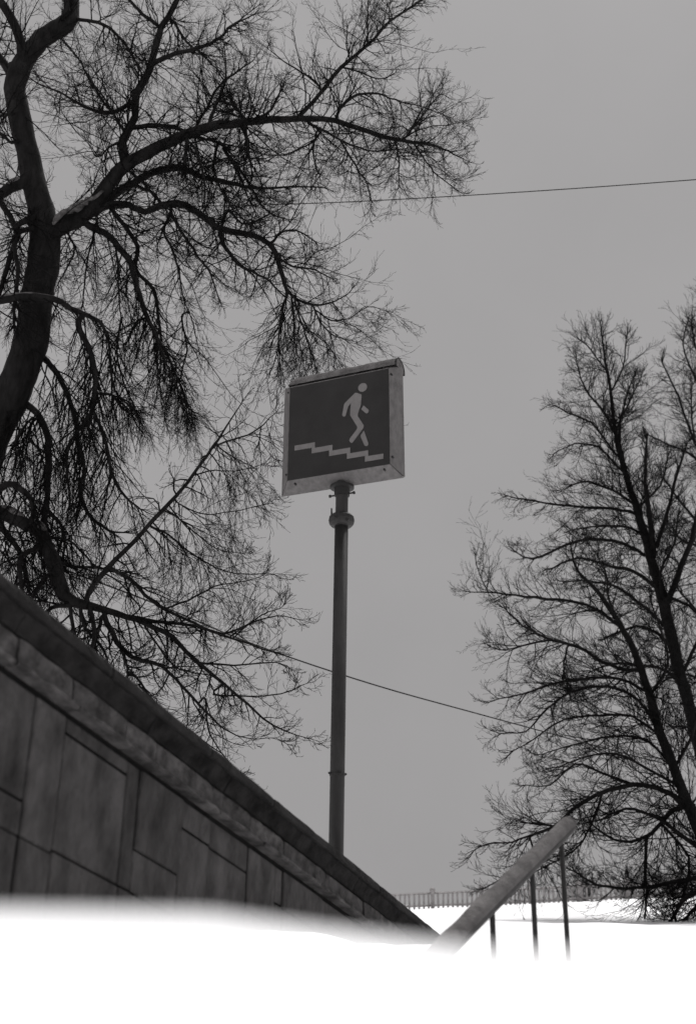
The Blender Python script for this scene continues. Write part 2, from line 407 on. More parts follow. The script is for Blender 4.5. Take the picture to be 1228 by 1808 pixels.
fs.append(tuple(range(kk + 1))); fs.append(tuple(n * (kk + 1) + k for k in range(kk + 1))[::-1])
meshobj('snow_crust', vs, fs, M['frost'], hr, True)
def onrail(px):
    best = None
    for i in range(400):
        p = RA + rd * (L * i / 400); d = p - EYEP
        x = 614 + FPX * d.dot(RT) / d.dot(FW)
        if best is None or abs(x - px) < best[0]: best = (abs(x - px), p)
    return best[1]
for px in (989, 938, 868):
    p = onrail(px); v, fc = [], []; zg = ground(p.x, p.y)
    tube(v, fc, [Vector((p.x, p.y, min(zg, 0.2) - .25)), Vector((p.x, p.y, p.z - .03))], [.014, .014], 10); meshobj('post', v, fc, M['dark_metal'], hr)

# ------------------------------------------------------------------ far fence
FY = 60.0
fe = empty('picket_fence', (8, FY, fence_base(8)))
tag(fe, 'low dark picket fence with capped posts along the far edge of the snow field', 'fence')
def boxmesh(name, sx, sy, sz):
    bm = bmesh.new(); bmesh.ops.create_cube(bm, size=1)
    for v in bm.verts: v.co = Vector((v.co.x * sx, v.co.y * sy, (v.co.z + .5) * sz))
    me = bpy.data.meshes.new(name); bm.to_mesh(me); bm.free(); me.materials.append(M['fence']); return me
pk = boxmesh('picket', .11, .05, .80)
x = -3.0; i = 0
frng = random.Random(4)
while x < 30:
    o = bpy.data.objects.new('picket', pk); col.objects.link(o); o.parent = fe
    o.location = Vector((x, FY, fence_base(x) - .04)) - fe.location; o.rotation_euler = (0, frng.uniform(-.03, .03), 0)
    x += .27
seg = [-3.2 + 2.75 * k for k in range(13)]
bm_post = bmesh.new(); bmesh.ops.create_cube(bm_post, size=1)
for v in bm_post.verts: v.co = Vector((v.co.x * .2, v.co.y * .2, (v.co.z + .5) * .95))
bmesh.ops.create_uvsphere(bm_post, u_segments=10, v_segments=6, radius=.17, matrix=Matrix.Translation((0, 0, 1.0)))
pme = bpy.data.meshes.new('post'); bm_post.to_mesh(pme); bm_post.free(); pme.materials.append(M['fence'])
for x in seg:
    o = bpy.data.objects.new('post', pme); col.objects.link(o); o.parent = fe
    o.location = Vector((x, FY, fence_base(x) - .05)) - fe.location
for a, b in zip(seg, seg[1:]):
    for h in (.16, .80):
        v, fc = [], []
        tube(v, fc, [Vector((a + .09, FY + .06, fence_base(a) + h)), Vector((b - .09, FY + .06, fence_base(b) + h))], [.06, .06], 4); meshobj('rail', v, fc, M['fence'], fe)

# ------------------------------------------------------------------ bare trees
class Tree:
    def __init__(s, name, label, dist, off, scale, seed, group=None):
        s.name, s.label, s.dist, s.group = name, label, dist, group
        s.rng = random.Random(seed); s.limbs = []; s.px = []; s.tv, s.tf = [], []
        s.cnt = 0
    def near(s, x, y):
        best = None
        for (a, b, d) in s.px:
            q = (a - x) ** 2 + (b - y) ** 2
            if best is None or q < best[0]: best = (q, d)
        return best[1] if best else s.dist
def smooth_path(P, rng, jit):
    out = []
    n = len(P)
    for i in range(n - 1):
        p0, p1, p2, p3 = P[max(i - 1, 0)], P[i], P[i + 1], P[min(i + 2, n - 1)]
        m = 3
        for k in range(m):
            t = k / m
            q = tuple(.5 * (2 * b + (c - a) * t + (2 * a - 5 * b + 4 * c - d) * t * t + (3 * b - a - 3 * c + d) * t ** 3) for a, b, c, d in zip(p0, p1, p2, p3))
            q = list(q)
            if 0 < len(out): q[0] += rng.uniform(-jit, jit); q[1] += rng.uniform(-jit, jit)
            out.append(q)
    out.append(list(P[-1])); return out
def limb(T, reg, pts, dz=None, wscale=1.0, minr=.004, start=None, name='limb', dens=1.0, sides=7, ls=1.0):
    ox, oy, k = reg
    P = [(ox + x / k, oy + y / k, w / k) for x, y, w in pts]
    if start is None and T.px:
        b = min(T.px, key=lambda q: (q[0] - P[0][0]) ** 2 + (q[1] - P[0][1]) ** 2)
        dd = math.hypot(b[0] - P[0][0], b[1] - P[0][1])
        if 3 < dd < 60: P.insert(0, (b[0], b[1], P[0][2] * .95))
    P = smooth_path(P, T.rng, 1.2)
    d0 = T.near(P[0][0], P[0][1]) if start is None else start
    if dz is None: dz = T.rng.uniform(-1, 1) * T.dist * .09
    n = len(P); W3 = []; RR = []
    tot = sum(math.hypot(P[i + 1][0] - P[i][0], P[i + 1][1] - P[i][1]) for i in range(n - 1)) + 1e-6; acc = 0
    for i, (x, y, w) in enumerate(P):
        if i: acc += math.hypot(x - P[i - 1][0], y - P[i - 1][1])
        d = d0 + dz * (acc / tot) ** 1.2
        T.px.append((x, y, d)); p = at(x, y, d); W3.append(p)
        RR.append(max(minr, .5 * w * wscale * (p - EYEP).dot(FW) / FPX))
    T.limbs.append((name, W3, RR, dens, sides, ls))
    return W3, RR
def grow(T, p, d, length, r, level, droop, lift, sty):
    rng = T.rng
    n = (0, 6, 4, 2)[level]
    pts = [p.copy()]; step = length / n; d = d.normalized(); dirs = [d]
    wob = sty['wob']
    for i in range(n):
        t = (i + 1) / n
        d = d + Vector((rng.gauss(0, wob), rng.gauss(0, wob), rng.gauss(0, wob)))
        d.z += -droop * (1 - t) * .35 + lift * t * .35
        d.normalize(); p = p + d * step; pts.append(p); dirs.append(d)
    rad = [max(sty['rmin'], r * (1 - .8 * i / n)) for i in range(n + 1)]
    tube(T.tv, T.tf, pts, rad, 4 if level == 1 else 3, False)
    T.cnt += 1
    if level < 3:
        nc = sty['n'][level]; nc = max(1, int(nc * rng.uniform(.6, 1.4) * (.5 + .5 * length / sty['len'][level])))
        for c in range(nc):
            t = .12 + .88 * (c + rng.random()) / nc
            f = t * n; i = min(int(f), n - 1); q = pts[i].lerp(pts[i + 1], f - i)
            dd = side_dir(rng, dirs[i + 1], sty['spread'])
            grow(T, q, dd, min(sty['len'][level + 1], length * .62) * rng.uniform(.45, 1.25) * (1.1 - .5 * t), rad[i] * .6, level + 1, droop * .6, lift, sty)
def side_dir(rng, t, spread):
    o = t.orthogonal().normalized(); a = rng.uniform(0, 2 * math.pi)
    o = Matrix.Rotation(a, 3, t) @ o
    an = R(rng.uniform(*spread)); return t * math.cos(an) + o * math.sin(an)
def finish(T, sty, barkm):
    root_p = T.limbs[0][1][0]
    e = empty(T.name, root_p); tag(e, T.label, 'tree', T.group)
    for name, W3, RR, dens, sides, ls in T.limbs:
        v, fc = [], []
        if name == 'trunk':            # refine so bark relief and swellings show
            W, Q = [], []
            for i in range(len(W3) - 1):
                for k in range(3): W.append(W3[i].lerp(W3[i + 1], k / 3)); Q.append(RR[i] + (RR[i + 1] - RR[i]) * k / 3)
            W.append(W3[-1]); Q.append(RR[-1]); tube(v, fc, W, Q, 16, True, .14)
        else: tube(v, fc, W3, RR, sides, True, .10 if RR[0] > .03 else 0)
        meshobj(name, v, fc, barkm, e, True)
        if dens <= 0: continue
        L = 0
        acc = T.rng.uniform(0, sty['gap'])
        tl = sum((W3[i + 1] - W3[i]).length for i in range(len(W3) - 1)); run = 0
        for i in range(len(W3) - 1):
            sv = W3[i + 1] - W3[i]; l = sv.length
            if l < 1e-6: continue
            t = sv / l
            while acc < l:
                p = W3[i] + t * acc; f = (run + acc) / tl; r = RR[i]
                big = r > sty['big']
                if not (big and T.rng.random() < .3):
                    dd = side_dir(T.rng, t, sty['spread1'])
                    hang = sty.get('hang', lambda p: 0)(p); dd.z -= hang * .55
                    ln = sty['len'][1] * T.rng.uniform(.45, 1.3) * (1.2 - .85 * f) * ls * (1 + .7 * hang) * (1.7 if f < .65 and T.rng.random() < .14 else 1)
                    grow(T, p, dd, ln, min(r * .55, sty['r1']), 1, (sty['droop'] + hang * .9) * T.rng.uniform(.3, 1.5), sty['lift'] * (1 - .55 * hang) * T.rng.uniform(.4, 1.4), sty)
                acc += sty['gap'] / dens * T.rng.uniform(.4, 1.6)
            acc -= l; run += l
        # the limb runs out in a spray
        if RR[-1] < sty['r1'] * 2.2:
            t = (W3[-1] - W3[-2]).normalized()
            for c in range(3): grow(T, W3[-1], side_dir(T.rng, t, (5, 35)), sty['len'][1] * T.rng.uniform(.15, .4), RR[-1] * .8, 1, sty['droop'] * .3, sty['lift'], sty)
    o = meshobj('twigs', T.tv, T.tf, M['twig'], e); tag(o, kind='stuff')
    return e
def snow_on(e, W3, RR, i0, i1, k=.75, lift=.55):
    v, fc = [], []; pts, rad = [], []
    seg = list(range(i0, min(i1, len(W3) - 1)))
    for i in seg:
        for q in range(3):
            f = q / 3; p = W3[i].lerp(W3[i + 1], f); r = RR[i] + (RR[i + 1] - RR[i]) * f
            nn = noise.noise(p * 5)
            tc = (EYEP - p).normalized(); pts.append(p + Vector((0, 0, r * (lift + .2 * nn))) + tc * r * .35); rad.append(max(.004, r * (k + .3 * nn)))
    rad[0] *= .3; rad[-1] *= .3
    tube(v, fc, pts, rad, 8, True); meshobj('snow', v, fc, M['old_snow'], e, True)

R5 = (0, 0, 2.729); R6 = (400, 0, 2.582); R7 = (0, 550, 2.178); R8 = (800, 540, 1.643)
# --- the big lime tree behind the wall
A = Tree('lime_tree', 'large bare lime tree with thick dark trunk and drooping twigs behind the stone wall', 13.0, None, 1, 5)
base = at(-95, 1600, 13.0)
def down_to_ground(p): return Vector((p.x, p.y, ground(p.x, p.y) - .1))
t_pts = [(-230, 2300, 185), (-190, 1800, 165), (-150, 1300, 155), (-120, 900, 148), (-60, 560, 140), (10, 400, 134), (75, 250, 130), (120, 100, 126)]
tp = [(0 + x / 2.178, 550 + y / 2.178, w / 2.178) for x, y, w in t_pts] + [(x / 2.729, y / 2.729, w / 2.729) for x, y, w in
      [(180, 1430, 155), (207, 1300, 152), (215, 1150, 150), (198, 1000, 124), (150, 800, 108), (103, 600, 106), (75, 430, 100), (95, 330, 104)]]
limb(A, (0, 0, 1), tp, dz=0, start=13.0, name='trunk', dens=.35)
Lb = lambda reg, pts, **k: limb(A, reg, pts, **k)
forkA = Lb(R5, [(85, 350, 96), (130, 280, 92), (200, 190, 88), (290, 130, 84), (335, 95, 80), (345, 0, 72), (350, -150, 62), (380, -320, 50), (360, -520, 36)], dz=.6, sides=12)
forkB = Lb(R5, [(115, 290, 50), (95, 180, 46), (40, 60, 42), (-20, -30, 36), (-80, -200, 26), (-90, -400, 14)], dz=-.5, sides=10)
Lb(R5, [(60, 370, 44), (10, 290, 40), (-60, 200, 36), (-160, 120, 28), (-300, 60, 16)], dz=1.0)
low7 = Lb(R5, [(140, 860, 66), (100, 885, 60), (40, 912, 54), (0, 940, 48), (-90, 1000, 40), (-220, 1120, 28), (-330, 1300, 14)], dz=-1.0, sides=10)
# main right limb
mainL = [(230, 1120, 96), (300, 1085, 86), (400, 1040, 76), (470, 960, 70), (520, 890, 68), (600, 800, 62), (760, 710, 55), (900, 650, 50), (1050, 600, 45)]
mainL = [(x / 2.729, y / 2.729, w / 2.729) for x, y, w in mainL] + [(400 + x / 2.582, y / 2.582, w / 2.582) for x, y, w in
         [(0, 570, 38), (150, 550, 33), (330, 540, 28), (490, 548, 24), (640, 600, 22), (800, 640, 18), (930, 660, 11), (1010, 690, 8), (1070, 720, 4)]]
limbM = Lb((0, 0, 1), mainL, dz=-1.2, sides=12)
for reg, pts in [
    (R6, [(330, 530, 22), (430, 420, 18), (520, 310, 18), (640, 210, 14), (740, 100, 12), (880, 5, 9), (960, -60, 6)]),
    (R6, [(500, 545, 16), (520, 490, 14), (600, 430, 12), (690, 430, 9), (770, 455, 7), (870, 480, 5), (980, 520, 4)]),
    (R6, [(370, 560, 14), (450, 600, 12), (560, 660, 9), (680, 690, 7), (800, 680, 5)]),
    (R6, [(800, 640, 12), (870, 560, 9), (950, 450, 6), (985, 390, 4)]),
    (R6, [(810, 630, 7), (910, 580, 5), (1010, 570, 4), (1110, 545, 3)]),
    (R6, [(520, 640, 10), (590, 760, 8), (640, 840, 6), (660, 920, 4)]),
    (R6, [(770, 650, 9), (785, 720, 8), (785, 800, 6), (780, 860, 4)]),
    (R6, [(850, 650, 9), (910, 740, 7), (960, 800, 6), (1030, 850, 4)]),
    (R6, [(415, 385, 10), (340, 330, 8), (260, 280, 6), (205, 235, 4)]),
    (R6, [(640, 210, 8), (640, 100, 6), (645, 0, 4)]), (R6, [(740, 100, 7), (745, 0, 4)]),
    (R6, [(560, 270, 8), (545, 190, 6), (550, 130, 3)]),
    (R6, [(530, 310, 9), (600, 325, 8), (690, 360, 6), (770, 330, 4)]),
    (R6, [(400, 640, 9), (395, 690, 8), (415, 790, 5)]), (R6, [(430, 590, 8), (400, 640, 9), (330, 680, 7), (230, 710, 6), (110, 690, 5)]),
    (R5, [(600, 780, 44), (588, 690, 42), (612, 640, 42), (650, 560, 36), (660, 450, 40), (720, 330, 36), (760, 190, 34), (790, 110, 30), (850, 10, 26), (900, -110, 18), (960, -240, 8)]),
    (R5, [(740, 300, 25), (840, 260, 22), (980, 225, 18), (1060, 180, 14), (1120, 120, 10), (1220, 70, 6)]),
    (R5, [(775, 130, 20), (700, 80, 18), (650, 30, 16), (600, -40, 12), (560, -160, 6)]),
    (R5, [(640, 490, 24), (580, 525, 21), (500, 545, 18), (400, 510, 14), (300, 450, 10), (200, 410, 8), (140, 370, 5)]),
    (R5, [(540, 540, 14), (480, 460, 11), (410, 340, 9), (360, 260, 7), (300, 190, 5)]),
    (R5, [(345, 90, 18), (470, 105, 16), (550, 150, 15), (620, 240, 12), (680, 350, 8)]),
    (R5, [(605, 650, 30), (640, 615, 26), (760, 605, 22), (880, 625, 18), (960, 660, 14), (1060, 690, 10), (1200, 715, 6)]),
    (R5, [(590, 680, 14), (530, 710, 10), (470, 755, 7), (430, 700, 4)]), (R5, [(590, 620, 14), (545, 545, 12), (500, 470, 9), (440, 380, 4)]),
    (R5, [(930, 640, 16), (990, 530, 13), (1060, 410, 12), (1150, 340, 9), (1220, 290, 5)]),
    (R5, [(1010, 590, 20), (1040, 500, 16), (1090, 380, 10), (1080, 220, 5)]), (R5, [(1180, 570, 14), (1120, 510, 11), (1050, 490, 8), (960, 560, 5)]),
    (R5, [(840, 110, 14), (900, 200, 12), (960, 250, 9), (1040, 330, 5)]),
    (R6, [(70, 540, 16), (50, 500, 12), (20, 470, 8)]), (R6, [(120, 550, 14), (200, 500, 11), (250, 410, 6)]), (R6, [(60, 560, 20), (90, 620, 18), (100, 710, 12), (120, 800, 6)]),
    (R6, [(0, 130, 8), (60, 90, 6), (150, 20, 4)]),
    # second and third right limbs, then what hangs off them
    (R5, [(440, 1020, 56), (480, 1000, 50), (560, 930, 42), (640, 880, 37), (740, 830, 34), (830, 810, 36), (890, 815, 32), (980, 855, 26), (1100, 880, 22), (1220, 905, 16), (1400, 900, 10), (1560, 905, 6)]),
    (R5, [(480, 1000, 42), (540, 985, 40), (620, 990, 33), (700, 1020, 31), (760, 995, 33), (850, 980, 36), (920, 1005, 36), (1000, 1060, 34), (1060, 1100, 34), (1220, 1135, 28), (1290, 1170, 25), (1330, 1230, 25), (1360, 1330, 22), (1400, 1420, 16), (1510, 1470, 12), (1610, 1455, 7), (1690, 1400, 5)]),
    (R6, [(240, 1180, 12), (300, 1215, 10), (400, 1230, 8), (480, 1270, 5)]),
    (R6, [(200, 1110, 14), (250, 1060, 10), (320, 1050, 8), (400, 1100, 5)]),
    (R6, [(280, 1330, 12), (250, 1420, 9), (240, 1520, 8), (230, 1620, 6), (200, 1690, 4)]),
    (R6, [(310, 1370, 10), (350, 1500, 8), (380, 1600, 6), (390, 1690, 4)]), (R6, [(300, 1360, 8), (305, 1480, 7), (320, 1620, 4)]),
    (R6, [(400, 1410, 8), (480, 1460, 7), (560, 1450, 5), (640, 1400, 4), (720, 1415, 3)]),
    (R6, [(400, 1410, 8), (450, 1500, 7), (520, 1540, 5), (590, 1560, 3)]),
    (R6, [(0, 700, 16), (60, 770, 14), (110, 850, 12), (180, 960, 9), (280, 1000, 5)]), (R6, [(10, 960, 14), (70, 1020, 10), (150, 1000, 7), (260, 940, 4)]),
    (R5, [(430, 1090, 38), (500, 1120, 34), (570, 1190, 32), (630, 1270, 30), (650, 1350, 29), (680, 1450, 26), (710, 1530, 24), (760, 1625, 18), (815, 1730, 14), (880, 1880, 10), (930, 2030, 6)]),
    (R5, [(540, 1010, 22), (600, 1090, 22), (665, 1190, 22), (650, 1290, 20), (740, 1400, 18), (760, 1500, 16), (775, 1640, 12), (800, 1800, 6)]),
    (R5, [(700, 1530, 14), (650, 1560, 12), (620, 1640, 8)]),
    (R5, [(830, 1040, 16), (900, 1150, 14), (950, 1230, 12), (1010, 1310, 9), (1060, 1450, 5)]),
    (R5, [(1060, 1130, 22), (1090, 1200, 20), (1150, 1270, 18), (1220, 1310, 14), (1290, 1350, 10), (1370, 1430, 6)]),
    (R5, [(820, 1020, 12), (790, 1120, 12), (830, 1200, 11), (860, 1300, 10), (880, 1420, 8), (930, 1560, 6), (960, 1700, 4)]),
    (R5, [(640, 890, 16), (720, 920, 16), (780, 980, 12)]), (R5, [(620, 820, 16), (690, 880, 14), (760, 960, 12)]),
    (R5, [(900, 670, 20), (890, 770, 16), (880, 810, 12)]), (R5, [(920, 690, 14), (970, 790, 12), (985, 900, 10), (990, 1010, 8), (1040, 1140, 5)]),
    (R5, [(1050, 690, 16), (1030, 800, 13), (1060, 900, 11), (1130, 1020, 9), (1220, 1090, 5)]), (R5, [(1080, 720, 14), (1140, 820, 12), (1200, 960, 8), (1250, 1060, 4)]),
    (R5, [(1180, 590, 18), (1190, 700, 14), (1210, 790, 10), (1260, 880, 5)]), (R5, [(800, 820, 12), (830, 740, 9), (800, 700, 6)]),
    (R5, [(560, 1200, 10), (570, 1320, 9), (575, 1450, 8), (590, 1560, 5)]), (R5, [(470, 1050, 10), (440, 1180, 9), (410, 1330, 8), (400, 1470, 6)]),
    (R5, [(330, 1130, 12), (360, 1200, 10), (320, 1300, 8), (280, 1370, 6)]),
    # left of the trunk
    (R5, [(0, 960, 28), (70, 1080, 28), (82, 1140, 28), (50, 1250, 26), (10, 1380, 22), (-20, 1470, 16)]), (R5, [(150, 1050, 34), (100, 1075, 28), (70, 1090, 24)]),
    (R5, [(150, 1100, 26), (80, 1130, 24), (75, 1230, 22), (88, 1320, 21), (72, 1450, 18), (70, 1570, 12)]),
    (R5, [(60, 690, 16), (20, 650, 14), (-30, 630, 10)]), (R5, [(40, 550, 16), (0, 560, 14), (-60, 580, 10)]),
    (R7, [(80, 340, 28), (140, 390, 27), (180, 470, 27), (190, 560, 26), (185, 680, 24), (175, 800, 20), (170, 880, 14)]),
    (R7, [(160, 170, 22), (220, 240, 21), (260, 320, 20), (290, 420, 18), (300, 500, 18), (325, 600, 16), (310, 680, 16), (340, 780, 14), (420, 840, 10), (480, 850, 6)]),
    (R7, [(130, 420, 12), (110, 480, 12), (150, 530, 9), (170, 590, 6)]), (R7, [(120, 410, 10), (60, 500, 8), (90, 590, 5)]),
]: Lb(reg, pts)
snowy = []
h6 = Lb(R5, [(-60, 1460, 44), (0, 1445, 40), (120, 1430, 36), (260, 1440, 31), (350, 1490, 27), (430, 1520, 23), (490, 1560, 18), (520, 1620, 12)], start=12.2, dz=0)
h10 = Lb(R7, [(-260, 620, 80), (-120, 730, 70), (-40, 765, 62), (20, 780, 56), (80, 808, 52), (150, 845, 52), (180, 900, 54), (210, 980, 60), (232, 1060, 58), (265, 1110, 48), (340, 1130, 36)], start=12.6, dz=-.9, sides=12)
h9 = Lb(R7, [(-60, 700, 32), (0, 680, 30), (40, 662, 26), (90, 690, 24), (130, 750, 20), (120, 820, 14)], start=12.4)
r7 = [
    [(300, 50, 24), (340, 140, 23), (365, 230, 22), (362, 330, 20), (350, 390, 16), (300, 460, 12), (262, 520, 10), (260, 640, 9), (270, 740, 8)],
    [(370, 315, 12), (430, 320, 12), (470, 370, 10), (500, 390, 6)], [(350, 370, 14), (400, 480, 14), (420, 580, 14), (440, 650, 12), (480, 710, 10), (540, 760, 6)],
    [(560, 10, 12), (600, 100, 11), (640, 200, 9), (680, 290, 7), (720, 400, 5)], [(390, 40, 10), (420, 130, 9), (440, 300, 8), (520, 380, 6)],
    [(470, 20, 9), (450, 150, 8), (480, 280, 6), (540, 420, 4)], [(700, 20, 8), (720, 150, 7), (690, 280, 5), (740, 380, 4)],
    [(340, 1080, 21), (420, 980, 20), (510, 890, 18), (600, 790, 17), (680, 710, 15), (740, 630, 13), (820, 520, 11), (870, 440, 7), (930, 350, 4)],
    [(820, 520, 8), (900, 490, 7), (980, 460, 6), (1060, 390, 3)], [(750, 630, 6), (830, 610, 5), (900, 615, 4), (1000, 590, 3)],
    [(670, 725, 6), (760, 775, 5), (860, 775, 4), (1030, 740, 3)], [(590, 830, 10), (650, 860, 8), (720, 920, 7), (800, 970, 6), (900, 1005, 4), (1050, 1010, 3)],
    [(640, 760, 6), (740, 840, 5), (830, 910, 4), (930, 930, 3)], [(830, 510, 6), (880, 550, 5), (960, 590, 3)],
    [(340, 1130, 32), (450, 1160, 25), (560, 1200, 21), (660, 1250, 18), (750, 1340, 16), (860, 1430, 12), (950, 1510, 10), (1050, 1590, 7), (1180, 1640, 3)],
    [(430, 990, 16), (500, 1030, 15), (560, 1090, 14), (640, 1150, 12), (750, 1200, 11), (860, 1240, 10), (960, 1200, 7), (1060, 1170, 5), (1150, 1185, 3)],
    [(480, 1170, 16), (600, 1190, 14), (750, 1210, 12), (900, 1260, 9), (1050, 1310, 5)], [(640, 1140, 8), (720, 1110, 8), (820, 1060, 6), (920, 1040, 4), (1000, 1020, 3)],
    [(400, 1170, 22), (450, 1270, 20), (510, 1330, 18), (620, 1365, 14), (700, 1440, 12), (790, 1540, 9), (860, 1600, 7), (940, 1640, 4), (1060, 1640, 3)],
    [(350, 1150, 20), (362, 1250, 17), (345, 1330, 12)], [(270, 1130, 20), (200, 1140, 16), (150, 1190, 12)], [(270, 1140, 16), (290, 1250, 13), (335, 1340, 8)],
    [(310, 1140, 16), (330, 1220, 13), (400, 1300, 9), (420, 1380, 6)], [(390, 1180, 16), (370, 1260, 12), (350, 1340, 9)],
    [(470, 1310, 12), (490, 1370, 10), (480, 1440, 8)], [(520, 1400, 10), (600, 1520, 7), (650, 1580, 4)],
    [(760, 1350, 10), (900, 1360, 7), (1060, 1350, 5), (1110, 1370, 3)], [(820, 1470, 9), (960, 1480, 6), (1080, 1470, 5), (1180, 1430, 3)],
    [(790, 1490, 9), (800, 1600, 7), (840, 1680, 5), (900, 1760, 3)], [(540, 1440, 8), (640, 1540, 6), (740, 1620, 5), (850, 1700, 4), (930, 1790, 3)],
    [(180, 1020, 20), (120, 1110, 16), (95, 1140, 12)], [(80, 940, 22), (85, 1050, 18), (90, 1110, 14)], [(0, 820, 24), (60, 900, 21), (90, 960, 18), (112, 1070, 12)],
    [(190, 770, 13), (240, 830, 12), (250, 900, 10), (240, 960, 10)], [(170, 870, 12), (260, 880, 10), (330, 940, 8), (370, 980, 6), (490, 1000, 5)],
    [(210, 960, 16), (280, 980, 14), (370, 985, 10)], [(560, 1210, 8), (640, 1330, 7), (700, 1380, 6), (820, 1400, 4)], [(900, 1250, 6), (1000, 1170, 5), (1080, 1140, 3)],
]
for i, pts in enumerate(r7): Lb(R7, pts, dens=1.0 if i < 7 else .85, ls=1.0 if i < 7 else .68)
styA = dict(n=(0, 9, 4), len=(0, .88, .40, .18), wob=.18, rmin=.0020, r1=.0115, gap=.078, droop=.4, lift=.5, spread=(16, 46), spread1=(28, 75), big=.09,
            hang=lambda p: (1.0 - sst(7.0, 10.5, p.z)) * sst(3.6, 5.0, p.z))
eA = finish(A, styA, M['bark'])
snow_on(eA, *limbM, 2, 8, .6, .78); snow_on(eA, *limbM, 10, 17, .45, .85); snow_on(eA, *h6, 3, 14, .5, .85); snow_on(eA, *h10, 8, 17, .6, .75); snow_on(eA, *low7, 5, 10, .5, .85); snow_on(eA, *forkB, 0, 2, .5, .8)

v, fc = [], []                       # old snow lodged in the crotch of the main limb
lump = smooth_path([(95, 396, 3), (102, 384, 8), (118, 372, 6), (134, 366, 9), (150, 357, 7), (164, 348, 4), (182, 336, 3)], random.Random(3), 2.5)
tube(v, fc, [at(x, y, 12.72) for x, y, w in lump], [w * .0058 for x, y, w in lump], 10, True, .6)
meshobj('snow', v, fc, M['old_snow'], eA, True)

# --- lime trees on the right
styB = dict(n=(0, 10, 5), len=(0, 1.5, .68, .32), wob=.16, rmin=.0033, r1=.014, gap=.14, droop=.25, lift=.45, spread=(15, 45), spread1=(25, 65), big=.2)
def run(T, data):
    for pts in data: limb(T, R8, pts, minr=.007, ls=.85, dens=1.15)
grp = None
B = Tree('lime_tree', 'tall bare lime tree with slender pointed crown and leaning trunk beyond the handrail', 27.0, None, 1, 21)
limb(B, R8, [(920, 1960, 50), (840, 1740, 46), (780, 1540, 42), (738, 1390, 38), (700, 1230, 35), (660, 1080, 34), (625, 930, 33), (605, 850, 31), (580, 760, 28), (555, 670, 25), (525, 570, 20), (490, 460, 15), (470, 370, 12), (455, 240, 9), (435, 130, 6), (425, 50, 3)], dz=0, start=27.0, name='trunk', dens=.9)
run(B, [
    [(540, 600, 16), (505, 510, 12), (482, 400, 10), (490, 300, 6), (520, 210, 4)], [(580, 720, 18), (565, 580, 15), (555, 480, 10), (560, 390, 5)],
    [(615, 870, 20), (660, 760, 17), (690, 680, 15), (708, 600, 12), (735, 480, 8), (760, 380, 5)], [(588, 700, 14), (620, 600, 10), (650, 480, 8), (670, 420, 5)],
    [(525, 600, 10), (470, 590, 9), (380, 585, 8), (290, 575, 6), (200, 560, 5), (160, 552, 3)], [(515, 570, 9), (460, 535, 8), (390, 510, 7), (345, 520, 4)],
    [(550, 720, 11), (490, 690, 10), (400, 675, 9), (310, 700, 8), (230, 735, 6), (165, 700, 3)], [(590, 820, 12), (520, 770, 11), (450, 755, 9), (360, 730, 7), (290, 760, 5)],
    [(470, 370, 8), (430, 300, 7), (380, 240, 5), (355, 150, 3)], [(470, 430, 7), (400, 340, 6), (330, 310, 5), (295, 290, 3)], [(490, 480, 7), (420, 410, 6), (350, 400, 4), (290, 430, 3)],
    [(455, 250, 6), (490, 180, 5), (500, 100, 3)], [(445, 190, 5), (400, 130, 4), (370, 100, 3)], [(470, 360, 6), (510, 280, 5), (545, 200, 3)],
    [(655, 1080, 12), (690, 1010, 10), (720, 940, 8), (760, 860, 5)], [(605, 840, 12), (640, 850, 10), (680, 870, 9), (740, 920, 6)],
    [(555, 670, 9), (500, 640, 8), (430, 640, 6), (340, 650, 4)], [(625, 940, 12), (560, 880, 10), (480, 820, 8), (400, 800, 6), (330, 800, 4)],
    [(640, 1000, 12), (590, 950, 10), (530, 930, 8), (450, 960, 6)], [(670, 1120, 12), (620, 1060, 10), (540, 1040, 8), (460, 1040, 6), (400, 1060, 4)],
    [(610, 860, 10), (600, 770, 8), (640, 690, 6), (650, 610, 4)], [(530, 590, 8), (600, 520, 6), (620, 440, 4)]])
eB = finish(B, styB, M['far_bark'])
C = Tree('lime_tree', 'bare lime tree with low arching boughs sweeping over the frosted handrail', 23.0, None, 1, 33)
limb(C, R8, [(900, 1960, 44), (820, 1790, 38), (755, 1630, 33), (700, 1500, 31), (650, 1370, 29), (600, 1240, 27), (560, 1100, 23), (520, 990, 19), (480, 920, 16), (420, 830, 12), (360, 770, 8), (340, 700, 4)], dz=.6, start=23.0, name='trunk', dens=.9)
